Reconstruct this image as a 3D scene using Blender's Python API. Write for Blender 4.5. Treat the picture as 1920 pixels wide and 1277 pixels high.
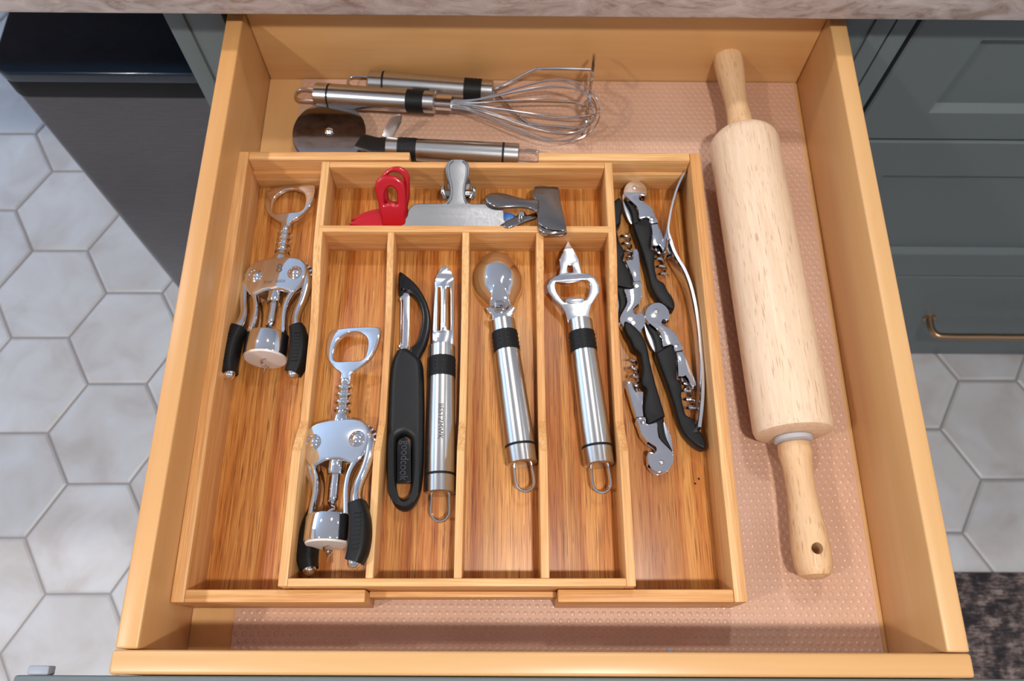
import bpy, bmesh, math, random
from mathutils import Vector, Matrix
random.seed(7)
PI = math.pi
sc = bpy.context.scene
for o in list(bpy.data.objects): bpy.data.objects.remove(o)
col = sc.collection
# all coordinates below: metres, origin on the drawer's bottom board; the last lines lift everything so the floor is z = 0
ZF = 0.77
# ------------------------------------------------------------------ camera
CD = {'loc': [-0.00523, -0.15214, 0.66735], 'F': [0.005002, 0.386464, -0.922291], 'R': [0.999968, 0.003854, 0.007038], 'U': [-0.006274, 0.922296, 0.386432], 'f': 1554.23}
cam = bpy.data.cameras.new('camera'); camo = bpy.data.objects.new('camera', cam); col.objects.link(camo)
R_, U_, F_ = Vector(CD['R']), Vector(CD['U']), Vector(CD['F'])
m = Matrix((R_, U_, -F_)).transposed().to_4x4(); m.translation = Vector(CD['loc']) + Vector((0, 0, ZF))
camo.matrix_world = m
cam.sensor_width = 36.0; cam.lens = 36.0*CD['f']/1920.0
cam.clip_start = 0.01; cam.clip_end = 50
cam.dof.use_dof = True; cam.dof.focus_distance = 0.60; cam.dof.aperture_fstop = 11.0
sc.camera = camo
# ------------------------------------------------------------------ world, lamps, exposure
w = bpy.data.worlds.new('room_daylight'); sc.world = w; w.use_nodes = True
bg = w.node_tree.nodes['Background']; bg.inputs[0].default_value = (0.52, 0.72, 1.0, 1); bg.inputs[1].default_value = 3.6
sc.view_settings.view_transform = 'Standard'; sc.view_settings.look = 'None'
sc.view_settings.gamma = 1; sc.view_settings.use_curve_mapping = False
sc.view_settings.exposure = -0.28
LAMPS = [(0.30, -0.58, 26), (-1.35, -0.62, 22), (0.30, 0.92, 9), (-1.35, 0.92, 12), (1.60, -0.62, 1.5), (1.60, 0.92, 1.5)]
ZC = 1.78          # ceiling height above the drawer bottom
for i, (lx, ly, e) in enumerate(LAMPS):
    L = bpy.data.lights.new('downlight_lamp', 'AREA'); L.shape = 'DISK'; L.size = 0.11; L.energy = e; L.color = (1.0, 0.955, 0.89)
    lo = bpy.data.objects.new('downlight_lamp', L); col.objects.link(lo); lo.location = (lx, ly, ZC-0.025+ZF)
# ------------------------------------------------------------------ materials
def nt(name):
    m = bpy.data.materials.new(name); m.use_nodes = True
    t = m.node_tree; b = t.nodes['Principled BSDF']; return m, t, b
def N(t, k, **kw):
    n = t.nodes.new(k)
    for a, v in kw.items():
        if a in n.inputs.keys() if isinstance(a, str) else False: n.inputs[a].default_value = v
        else: setattr(n, a, v)
    return n
def srgb(r, g, b):
    f = lambda c: (c/255/12.92) if c/255 <= .04045 else ((c/255+.055)/1.055)**2.4
    return (f(r), f(g), f(b), 1)
def plain(name, c, rough=.5, metal=0, coat=0, spec=.5, bump=0, bscale=300, trans=0):
    m, t, b = nt(name)
    b.inputs['Base Color'].default_value = c; b.inputs['Roughness'].default_value = rough; b.inputs['Metallic'].default_value = metal
    b.inputs['Coat Weight'].default_value = coat; b.inputs['Specular IOR Level'].default_value = spec
    if trans: b.inputs['Subsurface Weight'].default_value = trans; b.inputs['Subsurface Radius'].default_value = (.01, .01, .01)
    tc = N(t, 'ShaderNodeTexCoord'); no = N(t, 'ShaderNodeTexNoise'); no.inputs['Scale'].default_value = bscale; no.inputs['Detail'].default_value = 3
    t.links.new(tc.outputs['Object'], no.inputs['Vector'])
    mr = N(t, 'ShaderNodeMapRange'); mr.inputs['To Min'].default_value = max(0, rough*.85); mr.inputs['To Max'].default_value = min(1, rough*1.15)
    t.links.new(no.outputs['Fac'], mr.inputs['Value']); t.links.new(mr.outputs['Result'], b.inputs['Roughness'])
    if bump:
        bp = N(t, 'ShaderNodeBump'); bp.inputs['Strength'].default_value = bump; bp.inputs['Distance'].default_value = .0003
        t.links.new(no.outputs['Fac'], bp.inputs['Height']); t.links.new(bp.outputs['Normal'], b.inputs['Normal'])
    return m
def wood(name, cols, axis='y', cross=90, along=4, rough=.42, fine=0.5, fleck=None, broad=None, wav=0.0, coat=0.0):
    """grain: noise stretched along `axis`; cols = list of (pos, rgba)"""
    m, t, b = nt(name); L = t.links.new
    tc = N(t, 'ShaderNodeTexCoord'); oi = N(t, 'ShaderNodeObjectInfo')
    ml = N(t, 'ShaderNodeMath', operation='MULTIPLY'); ml.inputs[1].default_value = 13.7; L(oi.outputs['Random'], ml.inputs[0])
    ad = N(t, 'ShaderNodeVectorMath', operation='ADD'); L(tc.outputs['Object'], ad.inputs[0]); L(ml.outputs[0], ad.inputs[1])
    def stretched(c, a):
        mp = N(t, 'ShaderNodeMapping'); s = [c, c, c]; s['xyz'.index(axis)] = a; mp.inputs['Scale'].default_value = s
        L(ad.outputs[0], mp.inputs['Vector']); return mp
    n1 = N(t, 'ShaderNodeTexNoise'); n1.inputs['Scale'].default_value = 1; n1.inputs['Detail'].default_value = 6; n1.inputs['Roughness'].default_value = .6; n1.inputs['Distortion'].default_value = wav
    L(stretched(cross, along).outputs[0], n1.inputs['Vector'])
    n2 = N(t, 'ShaderNodeTexNoise'); n2.inputs['Scale'].default_value = 1; n2.inputs['Detail'].default_value = 3
    L(stretched(cross*7, along*6).outputs[0], n2.inputs['Vector'])
    mx = N(t, 'ShaderNodeMix', data_type='FLOAT'); mx.inputs['Factor'].default_value = fine*.6
    L(n1.outputs['Fac'], mx.inputs[2]); L(n2.outputs['Fac'], mx.inputs[3])
    cr = N(t, 'ShaderNodeValToRGB'); e = cr.color_ramp.elements
    while len(e) > 1: e.remove(e[-1])
    e[0].position = cols[0][0]; e[0].color = cols[0][1]
    for p, c in cols[1:]: q = e.new(p); q.color = c
    L(mx.outputs[0], cr.inputs['Fac']); out = cr.outputs['Color']
    if broad:
        n3 = N(t, 'ShaderNodeTexNoise'); n3.inputs['Scale'].default_value = 1; n3.inputs['Detail'].default_value = 2
        L(stretched(cross*.35, along*.3).outputs[0], n3.inputs['Vector'])
        r3 = N(t, 'ShaderNodeMapRange'); r3.inputs['From Min'].default_value = .38; r3.inputs['From Max'].default_value = .62
        L(n3.outputs['Fac'], r3.inputs['Value'])
        m3 = N(t, 'ShaderNodeMix', data_type='RGBA', blend_type='MULTIPLY'); m3.inputs[7].default_value = broad
        L(r3.outputs['Result'], m3.inputs['Factor']); L(out, m3.inputs[6]); out = m3.outputs[2]
    if fleck:
        n4 = N(t, 'ShaderNodeTexNoise'); n4.inputs['Scale'].default_value = 1; n4.inputs['Detail'].default_value = 2
        L(stretched(fleck[1], fleck[2]).outputs[0], n4.inputs['Vector'])
        r4 = N(t, 'ShaderNodeMapRange'); r4.inputs['From Min'].default_value = fleck[3]; r4.inputs['From Max'].default_value = fleck[3]+.07; r4.inputs['To Max'].default_value = fleck[4]
        L(n4.outputs['Fac'], r4.inputs['Value'])
        m4 = N(t, 'ShaderNodeMix', data_type='RGBA'); m4.inputs[7].default_value = fleck[0]
        L(r4.outputs['Result'], m4.inputs['Factor']); L(out, m4.inputs[6]); out = m4.outputs[2]
    L(out, b.inputs['Base Color']); b.inputs['Roughness'].default_value = rough; b.inputs['Coat Weight'].default_value = coat; b.inputs['Coat Roughness'].default_value = .28
    b.inputs['Specular IOR Level'].default_value = .4
    bp = N(t, 'ShaderNodeBump'); bp.inputs['Strength'].default_value = .15; bp.inputs['Distance'].default_value = .0004
    L(mx.outputs[0], bp.inputs['Height']); L(bp.outputs['Normal'], b.inputs['Normal'])
    return m
MAPLE = [(.2, srgb(198, 148, 96)), (.45, srgb(210, 163, 108)), (.6, srgb(216, 170, 115)), (.85, srgb(226, 184, 131))]
M = {}
for a in 'xyz':
    M['maple_'+a] = wood('maple_'+a, MAPLE, a, 22, 1.6, .38, .35, broad=srgb(247, 232, 214), wav=.6, coat=.25)
    M['bamboo_'+a] = wood('bamboo_'+a, [(.25, srgb(178, 120, 68)), (.42, srgb(208, 155, 98)), (.54, srgb(224, 174, 116)), (.62, srgb(234, 188, 130)), (.8, srgb(242, 204, 150))], a, 150, 4, .45, .9, broad=srgb(240, 222, 205))
M['bamboo_floor'] = wood('bamboo_floor', [(.30, srgb(112, 62, 26)), (.41, srgb(164, 103, 48)), (.49, srgb(194, 133, 68)), (.58, srgb(208, 150, 84)), (.75, srgb(226, 174, 108))], 'y', 330, 5, .36, 1.1,
                         broad=srgb(222, 190, 165), fleck=(srgb(96, 46, 20), 900, 30, .62, .7))
M['base_board'] = wood('drawer_bottom_board', MAPLE, 'y', 14, 1.5, .45, .3, wav=.8)
M['pin'] = wood('pale_rubberwood', [(.25, srgb(208, 172, 140)), (.5, srgb(226, 196, 166)), (.75, srgb(236, 212, 186))], 'y', 160, 8, .55, .7, fleck=(srgb(168, 116, 80), 900, 60, .61, .55))
M['pin_handle'] = wood('pale_handle_wood', [(.25, srgb(192, 150, 108)), (.5, srgb(214, 174, 132)), (.75, srgb(228, 194, 154))], 'y', 140, 8, .5, .6, fleck=(srgb(170, 116, 70), 600, 55, .61, .6))
def brushed(name, c, rough, axis='y', bump=.12, cross=1500):
    m, t, b = nt(name); L = t.links.new
    tc = N(t, 'ShaderNodeTexCoord'); mp = N(t, 'ShaderNodeMapping'); s = [cross]*3; s['xyz'.index(axis)] = 12; mp.inputs['Scale'].default_value = s
    L(tc.outputs['Object'], mp.inputs['Vector']); n = N(t, 'ShaderNodeTexNoise'); n.inputs['Scale'].default_value = 1; n.inputs['Detail'].default_value = 2
    L(mp.outputs[0], n.inputs['Vector'])
    mr = N(t, 'ShaderNodeMapRange'); mr.inputs['To Min'].default_value = rough*.7; mr.inputs['To Max'].default_value = rough*1.3
    L(n.outputs['Fac'], mr.inputs['Value']); L(mr.outputs['Result'], b.inputs['Roughness'])
    bp = N(t, 'ShaderNodeBump'); bp.inputs['Strength'].default_value = bump; bp.inputs['Distance'].default_value = .00005
    L(n.outputs['Fac'], bp.inputs['Height']); L(bp.outputs['Normal'], b.inputs['Normal'])
    b.inputs['Base Color'].default_value = c; b.inputs['Metallic'].default_value = 1
    return m
M['steel'] = brushed('brushed_steel', (.56, .55, .54, 1), .25, 'y')
M['steel_head'] = plain('worn_polished_steel', (.70, .71, .74, 1), .17, 1, bscale=120)
M['chrome'] = plain('chrome', (.80, .80, .82, 1), .045, 1, bscale=60)
M['wire'] = plain('wire_steel', (.66, .66, .67, 1), .14, 1)
M['wheel'] = brushed('cutter_wheel_steel', (.40, .37, .36, 1), .07, 'x', .02, 300)
M['dark_arm'] = plain('fork_steel_dark_reflection', (.07, .066, .066, 1), .25, .9)  # steel arm; its dark reflection is put into the base colour
M['guard'] = plain('matte_guard_steel', (.50, .46, .45, 1), .4, 1)
M['clip_grey'] = plain('dull_clip_steel', (.20, .205, .22, 1), .46, 1, bscale=500, bump=.2)
M['clip_chrome'] = plain('clip_chrome_brown_reflection', (.40, .35, .31, 1), .12, 1)  # chrome darkened and tinted brown in place of reflected wood
M['rubber'] = plain('black_rubber', (.006, .006, .0065, 1), .5, spec=.28, bscale=900, bump=.3)
M['softblack'] = plain('black_soft_plastic', (.009, .009, .010, 1), .42, spec=.32, bscale=1500, bump=.35)
M['gloss_black'] = plain('black_gloss_plastic', (.006, .006, .007, 1), .22, spec=.4)
M['body_black'] = plain('black_satin_enamel', (.007, .007, .008, 1), .42, spec=.22, bscale=800, bump=.15)
M['engrave'] = plain('engraved_dark', (.09, .085, .085, 1), .6, .3)
M['emboss'] = plain('embossed_plastic', (.045, .045, .048, 1), .3)
M['white_plastic'] = plain('white_plastic', srgb(222, 214, 208), .4, trans=.15)
M['collar'] = plain('grey_plastic_collar', srgb(190, 192, 200), .4)
M['red'] = plain('red_plastic', srgb(176, 8, 26), .22, coat=.4)
M['blue'] = plain('blue_plastic', srgb(10, 110, 200), .35)
M['paint'] = plain('grey_green_paint', srgb(100, 109, 110), .42, bscale=500, bump=.15)
M['gap_shade'] = plain('cabinet_inside_shadow_gap', srgb(40, 40, 42), .7)  # near-black colour paints the shade seen in the gaps between fronts
M['brass'] = plain('aged_brass', srgb(170, 138, 108), .32, 1)
M['grout'] = plain('grout', srgb(160, 154, 154), .85)
M['ceil'] = plain('ceiling_paint', srgb(240, 244, 250), .8)
M['wall'] = plain('wall_paint', srgb(222, 224, 228), .8)
M['screw'] = plain('screw_zinc', (.5, .5, .5, 1), .3, 1)
M['pad'] = plain('grey_bumper_plastic', srgb(150, 156, 168), .4)
M['bin_body'] = brushed('dark_brushed_steel', (.135, .13, .135, 1), .27, 'x', .8, 900)
M['bin_band'] = plain('black_bin_collar', (.005, .005, .006, 1), .5, spec=.2)
M['bin_lid'] = plain('dark_blue_glossy_lid', (.005, .014, .030, 1), .16, coat=.25, spec=.35)
m, t, b = nt('lamp_lens'); b.inputs['Emission Color'].default_value = (1, .94, .86, 1); b.inputs['Emission Strength'].default_value = 18; b.inputs['Base Color'].default_value = (.9, .9, .9, 1); M['lens'] = m
def mk_tile():
    m, t, b = nt('glazed_hex_tile'); L = t.links.new
    tc = N(t, 'ShaderNodeTexCoord'); oi = N(t, 'ShaderNodeObjectInfo')
    ad = N(t, 'ShaderNodeVectorMath', operation='ADD'); L(tc.outputs['Object'], ad.inputs[0])
    ml = N(t, 'ShaderNodeMath', operation='MULTIPLY'); ml.inputs[1].default_value = 31; L(oi.outputs['Random'], ml.inputs[0]); L(ml.outputs[0], ad.inputs[1])
    n = N(t, 'ShaderNodeTexNoise'); n.inputs['Scale'].default_value = 11; n.inputs['Detail'].default_value = 5; n.inputs['Distortion'].default_value = .6; L(ad.outputs[0], n.inputs['Vector'])
    cr = N(t, 'ShaderNodeValToRGB'); e = cr.color_ramp.elements
    e[0].position = .3; e[0].color = srgb(190, 183, 180); e[1].position = .7; e[1].color = srgb(212, 212, 215)
    q = e.new(.47); q.color = srgb(203, 199, 199)
    L(n.outputs['Fac'], cr.inputs['Fac'])
    hs = N(t, 'ShaderNodeHueSaturation'); mr = N(t, 'ShaderNodeMapRange'); mr.inputs['To Min'].default_value = .90; mr.inputs['To Max'].default_value = 1.04
    L(oi.outputs['Random'], mr.inputs['Value']); L(mr.outputs['Result'], hs.inputs['Value']); L(cr.outputs['Color'], hs.inputs['Color']); L(hs.outputs['Color'], b.inputs['Base Color'])
    b.inputs['Roughness'].default_value = .36
    bp = N(t, 'ShaderNodeBump'); bp.inputs['Strength'].default_value = .25; bp.inputs['Distance'].default_value = .002; L(n.outputs['Fac'], bp.inputs['Height']); L(bp.outputs['Normal'], b.inputs['Normal'])
    return m
M['tile'] = mk_tile()
def mk_stone():
    m, t, b = nt('taupe_quartzite'); L = t.links.new
    tc = N(t, 'ShaderNodeTexCoord'); mp = N(t, 'ShaderNodeMapping'); mp.inputs['Rotation'].default_value = (0, .5, .3); mp.inputs['Scale'].default_value = (26, 40, 62); L(tc.outputs['Object'], mp.inputs['Vector'])
    n = N(t, 'ShaderNodeTexNoise'); n.inputs['Scale'].default_value = 1; n.inputs['Detail'].default_value = 8; n.inputs['Roughness'].default_value = .68; n.inputs['Distortion'].default_value = 1.2; L(mp.outputs[0], n.inputs['Vector'])
    cr = N(t, 'ShaderNodeValToRGB'); e = cr.color_ramp.elements
    e[0].position = .28; e[0].color = srgb(118, 98, 86); e[1].position = .72; e[1].color = srgb(208, 194, 188)
    for p, c in ((.40, srgb(158, 138, 128)), (.48, srgb(176, 160, 154)), (.58, srgb(190, 176, 172))): q = e.new(p); q.color = c
    L(n.outputs['Fac'], cr.inputs['Fac']); L(cr.outputs['Color'], b.inputs['Base Color']); b.inputs['Roughness'].default_value = .3
    return m
M['stone'] = mk_stone()
def mk_rug():
    m, t, b = nt('faded_patterned_rug'); L = t.links.new
    tc = N(t, 'ShaderNodeTexCoord')
    n = N(t, 'ShaderNodeTexNoise'); n.inputs['Scale'].default_value = 38; n.inputs['Detail'].default_value = 4; n.inputs['Roughness'].default_value = .7; L(tc.outputs['Object'], n.inputs['Vector'])
    mp = N(t, 'ShaderNodeMapping'); mp.inputs['Scale'].default_value = (60, 300, 60); L(tc.outputs['Object'], mp.inputs['Vector'])
    n2 = N(t, 'ShaderNodeTexNoise'); n2.inputs['Scale'].default_value = 1; n2.inputs['Detail'].default_value = 2; L(mp.outputs[0], n2.inputs['Vector'])
    mx = N(t, 'ShaderNodeMix', data_type='FLOAT'); mx.inputs['Factor'].default_value = .3; L(n.outputs['Fac'], mx.inputs[2]); L(n2.outputs['Fac'], mx.inputs[3])
    cr = N(t, 'ShaderNodeValToRGB'); e = cr.color_ramp.elements
    e[0].position = .42; e[0].color = srgb(40, 36, 40); e[1].position = .64; e[1].color = srgb(150, 134, 128)
    q = e.new(.5); q.color = srgb(74, 64, 64); q = e.new(.56); q.color = srgb(112, 98, 94)
    L(mx.outputs[0], cr.inputs['Fac']); L(cr.outputs['Color'], b.inputs['Base Color']); b.inputs['Roughness'].default_value = .95
    bp = N(t, 'ShaderNodeBump'); bp.inputs['Strength'].default_value = .6; bp.inputs['Distance'].default_value = .003; L(n2.outputs['Fac'], bp.inputs['Height']); L(bp.outputs['Normal'], b.inputs['Normal'])
    return m
M['rug'] = mk_rug()
def mk_liner():
    m, t, b = nt('clear_ribbed_liner_over_wood'); L = t.links.new
    b.inputs['Base Color'].default_value = srgb(216, 172, 144); b.inputs['Roughness'].default_value = .33; b.inputs['Specular IOR Level'].default_value = .55; b.inputs['Coat Weight'].default_value = .3; b.inputs['Coat Roughness'].default_value = .3
    tc = N(t, 'ShaderNodeTexCoord'); n = N(t, 'ShaderNodeTexNoise'); n.inputs['Scale'].default_value = 900; n.inputs['Detail'].default_value = 2; L(tc.outputs['Object'], n.inputs['Vector'])
    n3 = N(t, 'ShaderNodeTexNoise'); n3.inputs['Scale'].default_value = 9; L(tc.outputs['Object'], n3.inputs['Vector'])
    cr = N(t, 'ShaderNodeValToRGB'); e = cr.color_ramp.elements; e[0].position = .3; e[0].color = srgb(190, 148, 122); e[1].position = .7; e[1].color = srgb(202, 163, 140)
    L(n3.outputs['Fac'], cr.inputs['Fac']); L(cr.outputs['Color'], b.inputs['Base Color'])
    bp = N(t, 'ShaderNodeBump'); bp.inputs['Strength'].default_value = .5; bp.inputs['Distance'].default_value = .0003; L(n.outputs['Fac'], bp.inputs['Height']); L(bp.outputs['Normal'], b.inputs['Normal'])
    return m
M['liner'] = mk_liner()
# ------------------------------------------------------------------ mesh helpers
def link(name, me, mat=None, parent=None, loc=(0, 0, 0), rot=(0, 0, 0), smooth=True, kind=None):
    o = bpy.data.objects.new(name, me); col.objects.link(o)
    if mat: me.materials.append(M[mat] if isinstance(mat, str) else mat)
    if smooth:
        me.polygons.foreach_set('use_smooth', [True]*len(me.polygons))
        try: me.set_sharp_from_angle(angle=math.radians(38))
        except Exception: pass
    o.location = loc; o.rotation_euler = rot
    if parent: o.parent = parent
    if kind: o['kind'] = kind
    return o
def thing(name, label, cat, loc=(0, 0, 0), rot=(0, 0, 0), group=None):
    o = bpy.data.objects.new(name, None); col.objects.link(o); o.empty_display_size = .02
    o.location = loc; o.rotation_euler = rot; tag(o, label, cat, group); return o
def tag(o, label=None, cat=None, group=None):
    if label: o['label'] = label
    if cat: o['category'] = cat
    if group: o['group'] = group
    return o
def frombm(bm):
    me = bpy.data.meshes.new('m'); bmesh.ops.recalc_face_normals(bm, faces=bm.faces[:]); bm.to_mesh(me); bm.free(); return me
def box(x0, x1, y0, y1, z0, z1, bev=.0008, seg=2):
    bm = bmesh.new(); bmesh.ops.create_cube(bm, size=1)
    for v in bm.verts: v.co = Vector(((x0+x1)/2+v.co.x*(x1-x0), (y0+y1)/2+v.co.y*(y1-y0), (z0+z1)/2+v.co.z*(z1-z0)))
    if bev: bmesh.ops.bevel(bm, geom=bm.edges[:], offset=bev, segments=seg, affect='EDGES', profile=.5)
    return frombm(bm)
def prism(pts, axis, a, b, bev=.0006, seg=2):
    """closed outline in the plane normal to `axis`, extruded from a to b"""
    bm = bmesh.new()
    def P3(p, c): return {'x': (c, p[0], p[1]), 'y': (p[0], c, p[1]), 'z': (p[0], p[1], c)}[axis]
    v0 = [bm.verts.new(P3(p, a)) for p in pts]; f = bm.faces.new(v0)
    r = bmesh.ops.extrude_face_region(bm, geom=[f]); vs = [g for g in r['geom'] if isinstance(g, bmesh.types.BMVert)]
    d = {'x': (b-a, 0, 0), 'y': (0, b-a, 0), 'z': (0, 0, b-a)}[axis]; bmesh.ops.translate(bm, verts=vs, vec=d)
    bmesh.ops.recalc_face_normals(bm, faces=bm.faces[:])
    if bev:
        es = [e for e in bm.edges if len(e.link_faces) == 2 and e.calc_face_angle(0) > .5]
        bmesh.ops.bevel(bm, geom=es, offset=bev, segments=seg, affect='EDGES', profile=.5)
    return frombm(bm)
def lathe(prof, segs=32, axis='y', cap=True):
    """prof = [(r, h)...] revolved about axis through origin"""
    bm = bmesh.new(); rings = []
    for r, h in prof:
        ring = []
        if r < 1e-6: ring = [bm.verts.new({'y': (0, h, 0), 'z': (0, 0, h), 'x': (h, 0, 0)}[axis])]
        else:
            for i in range(segs):
                a = 2*PI*i/segs; c, s = r*math.cos(a), r*math.sin(a)
                ring.append(bm.verts.new({'y': (c, h, s), 'z': (c, s, h), 'x': (h, c, s)}[axis]))
        rings.append(ring)
    for A, B in zip(rings, rings[1:]):
        for i in range(segs):
            j = (i+1) % segs
            if len(A) == 1 and len(B) == 1: continue
            if len(A) == 1: bm.faces.new((A[0], B[i], B[j]))
            elif len(B) == 1: bm.faces.new((A[i], A[j], B[0]))
            else: bm.faces.new((A[i], A[j], B[j], B[i]))
    if cap:
        for R in (rings[0], rings[-1]):
            if len(R) > 2: bm.faces.new(R)
    return frombm(bm)
def catmull(p, n=8, closed=False):
    p = [Vector(q) for q in p]; out = []; L = len(p)
    rng = range(L if closed else L-1)
    for i in rng:
        a, b, c, d = (p[(i-1) % L] if closed or i > 0 else p[0]*2-p[1]), p[i], p[(i+1) % L], (p[(i+2) % L] if closed or i+2 < L else p[-1]*2-p[-2])
        for k in range(n):
            t = k/n
            out.append(.5*((2*b)+(c-a)*t+(2*a-5*b+4*c-d)*t*t+(3*b-3*c+d-a)*t**3))
    if not closed: out.append(p[-1])
    return out
def sweep(path, rx, rz=None, segs=8, up=(0, 0, 1), closed=False, power=1.0, bm=None):
    """tube along path; rx = half width sideways, rz = half height along `up` (lists or numbers); power<1 squares the section"""
    path = [Vector(p) for p in path]; n = len(path); own = bm is None
    if own: bm = bmesh.new()
    gx = (lambda i: rx[i] if isinstance(rx, (list, tuple)) else rx)
    rz = rx if rz is None else rz
    gz = (lambda i: rz[i] if isinstance(rz, (list, tuple)) else rz)
    rings = []; upv = Vector(up)
    for i, p in enumerate(path):
        if closed: t = path[(i+1) % n]-path[i-1]
        else: t = path[min(i+1, n-1)]-path[max(i-1, 0)]
        t.normalize(); s = t.cross(upv)
        if s.length < 1e-4: s = t.cross(Vector((1, 0, 0)))
        s.normalize(); u = s.cross(t).normalized()
        if i and (up == 'free'): pass
        ring = []
        for k in range(segs):
            a = 2*PI*(k+.5)/segs; c, d = math.cos(a), math.sin(a)
            c = math.copysign(abs(c)**power, c); d = math.copysign(abs(d)**power, d)
            ring.append(bm.verts.new(p+s*c*gx(i)+u*d*gz(i)))
        rings.append(ring)
    for i in range(n if closed else n-1):
        A, B = rings[i], rings[(i+1) % n]
        for k in range(segs):
            j = (k+1) % segs; bm.faces.new((A[k], A[j], B[j], B[k]))
    if not closed:
        bm.faces.new(rings[0][::-1]); bm.faces.new(rings[-1])
    return frombm(bm) if own else None
def wire(path, r, segs=7, closed=False):
    """round wire with parallel-transported frame"""
    path = [Vector(p) for p in path]; n = len(path); bm = bmesh.new(); rings = []
    t0 = (path[1]-path[0]).normalized(); s = t0.orthogonal().normalized()
    for i, p in enumerate(path):
        t = (path[(i+1) % n]-path[i-1]) if closed else (path[min(i+1, n-1)]-path[max(i-1, 0)])
        t.normalize(); s = (s-t*s.dot(t)).normalized(); u = t.cross(s)
        rr = r[i] if isinstance(r, (list, tuple)) else r
        rings.append([bm.verts.new(p+(s*math.cos(2*PI*k/segs)+u*math.sin(2*PI*k/segs))*rr) for k in range(segs)])
    for i in range(n if closed else n-1):
        A, B = rings[i], rings[(i+1) % n]
        for k in range(segs):
            j = (k+1) % segs; bm.faces.new((A[k], A[j], B[j], B[k]))
    if not closed: bm.faces.new(rings[0][::-1]); bm.faces.new(rings[-1])
    return frombm(bm)
def plate(outline, holes=(), th=.002, bev=.0004, z=0, smooth=6, res=2, fn=None, hsmooth=6):
    """flat piece with holes: 2D curve, filled, extruded, bevelled; fn bends vertices"""
    cu = bpy.data.curves.new('c', 'CURVE'); cu.dimensions = '2D'; cu.fill_mode = 'BOTH'
    cu.extrude = max(th/2-bev, .00005); cu.bevel_depth = bev; cu.bevel_resolution = res; cu.offset = -bev
    for pts, sm in [(outline, smooth)]+[(h, hsmooth) for h in holes]:
        q = [(a, b, 0) for a, b in pts]
        if sm: q = catmull(q, sm, True)
        s = cu.splines.new('POLY'); s.points.add(len(q)-1); s.use_cyclic_u = True
        for i, v in enumerate(q): s.points[i].co = (v[0], v[1], 0, 1)
    o = bpy.data.objects.new('tmp', cu); col.objects.link(o); bpy.context.view_layer.update()
    me = bpy.data.meshes.new_from_object(o.evaluated_get(bpy.context.evaluated_depsgraph_get()))
    bpy.data.objects.remove(o); bpy.data.curves.remove(cu)
    bm = bmesh.new(); bm.from_mesh(me); bmesh.ops.remove_doubles(bm, verts=bm.verts[:], dist=1e-6)
    if fn: bmesh.ops.triangulate(bm, faces=[f for f in bm.faces if len(f.verts) > 4]); 
    for v in bm.verts:
        v.co.z += z
        if fn: v.co = Vector(fn(v.co))
    return frombm(bm)
def text_mesh(s, size, depth=.0002, fn=None):
    cu = bpy.data.curves.new('t', 'FONT'); cu.body = s; cu.size = size; cu.extrude = depth; cu.align_x = 'CENTER'; cu.align_y = 'CENTER'
    o = bpy.data.objects.new('tmp', cu); col.objects.link(o); bpy.context.view_layer.update()
    me = bpy.data.meshes.new_from_object(o.evaluated_get(bpy.context.evaluated_depsgraph_get()))
    bpy.data.objects.remove(o); bpy.data.curves.remove(cu)
    if fn:
        for v in me.vertices: v.co = Vector(fn(v.co))
    return me
def rot2(pts, a):
    c, s = math.cos(a), math.sin(a); return [(c*x-s*y, s*x+c*y) for x, y in pts]
# ================================================================== SETTING
fl = link('floor', box(-2.6, 2.8, -2.6, 3.0, -.80, -.7735, 0), 'grout', smooth=False, kind='structure')
S = .1070
def hexmesh():
    bm = bmesh.new(); s = S-.0022
    pts = [(s*math.cos(k*PI/3), s*math.sin(k*PI/3)) for k in range(6)]
    bot = [bm.verts.new((x, y, -.008)) for x, y in pts]; mid = [bm.verts.new((x, y, -.0022)) for x, y in pts]; top = [bm.verts.new((x*.955, y*.955, 0)) for x, y in pts]
    for A, B in ((bot, mid), (mid, top)):
        for k in range(6): bm.faces.new((A[k], A[(k+1) % 6], B[(k+1) % 6], B[k]))
    bm.faces.new(top); return frombm(bm)
hm = hexmesh(); first = True; a0 = math.radians(.6)
for i in range(-10, 13):
    for j in range(-9, 15):
        # left end of a horizontal edge sits at (-.772,-.011): tile centre is S to its left-up
        x = 1.5*S*i; y = math.sqrt(3)*S*(j+.5*(i % 2))
        cx = -.772+S/2+(x*math.cos(a0)-y*math.sin(a0)); cy = -.011+math.sqrt(3)/2*S+(x*math.sin(a0)+y*math.cos(a0))
        if cx < -1.45 or cx > 1.5 or cy < -.75 or cy > 1.35: continue
        o = bpy.data.objects.new('tile', hm); col.objects.link(o)
        if first: hm.materials.append(M['tile']); first = False
        o.parent = fl; o.location = (cx, cy, -.77+random.uniform(-.0003, .0003)); o.rotation_euler = (random.uniform(-.002, .002), random.uniform(-.002, .002), a0)
ce = link('ceiling', box(-2.6, 2.8, -2.6, 3.0, ZC, ZC+.05, 0), 'ceil', smooth=False, kind='structure')
link('wall_right', box(1.95, 2.05, -2.6, 3.0, -.77, ZC, 0), 'wall', smooth=False, kind='structure')  # unseen wall, added to block world light from the right
link('wall_front', box(-2.6, 2.8, -2.7, -2.6, -.77, ZC, 0), 'wall', smooth=False, kind='structure')  # unseen wall behind the camera, added to block world light there
wl_ = link('wall_left', box(-2.7, -2.6, -2.6, 3.0, -.77, .20, 0), 'wall', smooth=False, kind='structure')
link('window_header', box(-2.7, -2.6, -2.6, 3.0, ZC-.06, ZC, 0), 'wall', wl_, smooth=False)
link('unseen_window_pier', box(-2.7, -2.6, -2.6, .35, .2002, ZC-.0602, 0), 'wall', wl_, smooth=False)  # unseen pier, widened to keep daylight off the floor at right
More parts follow.
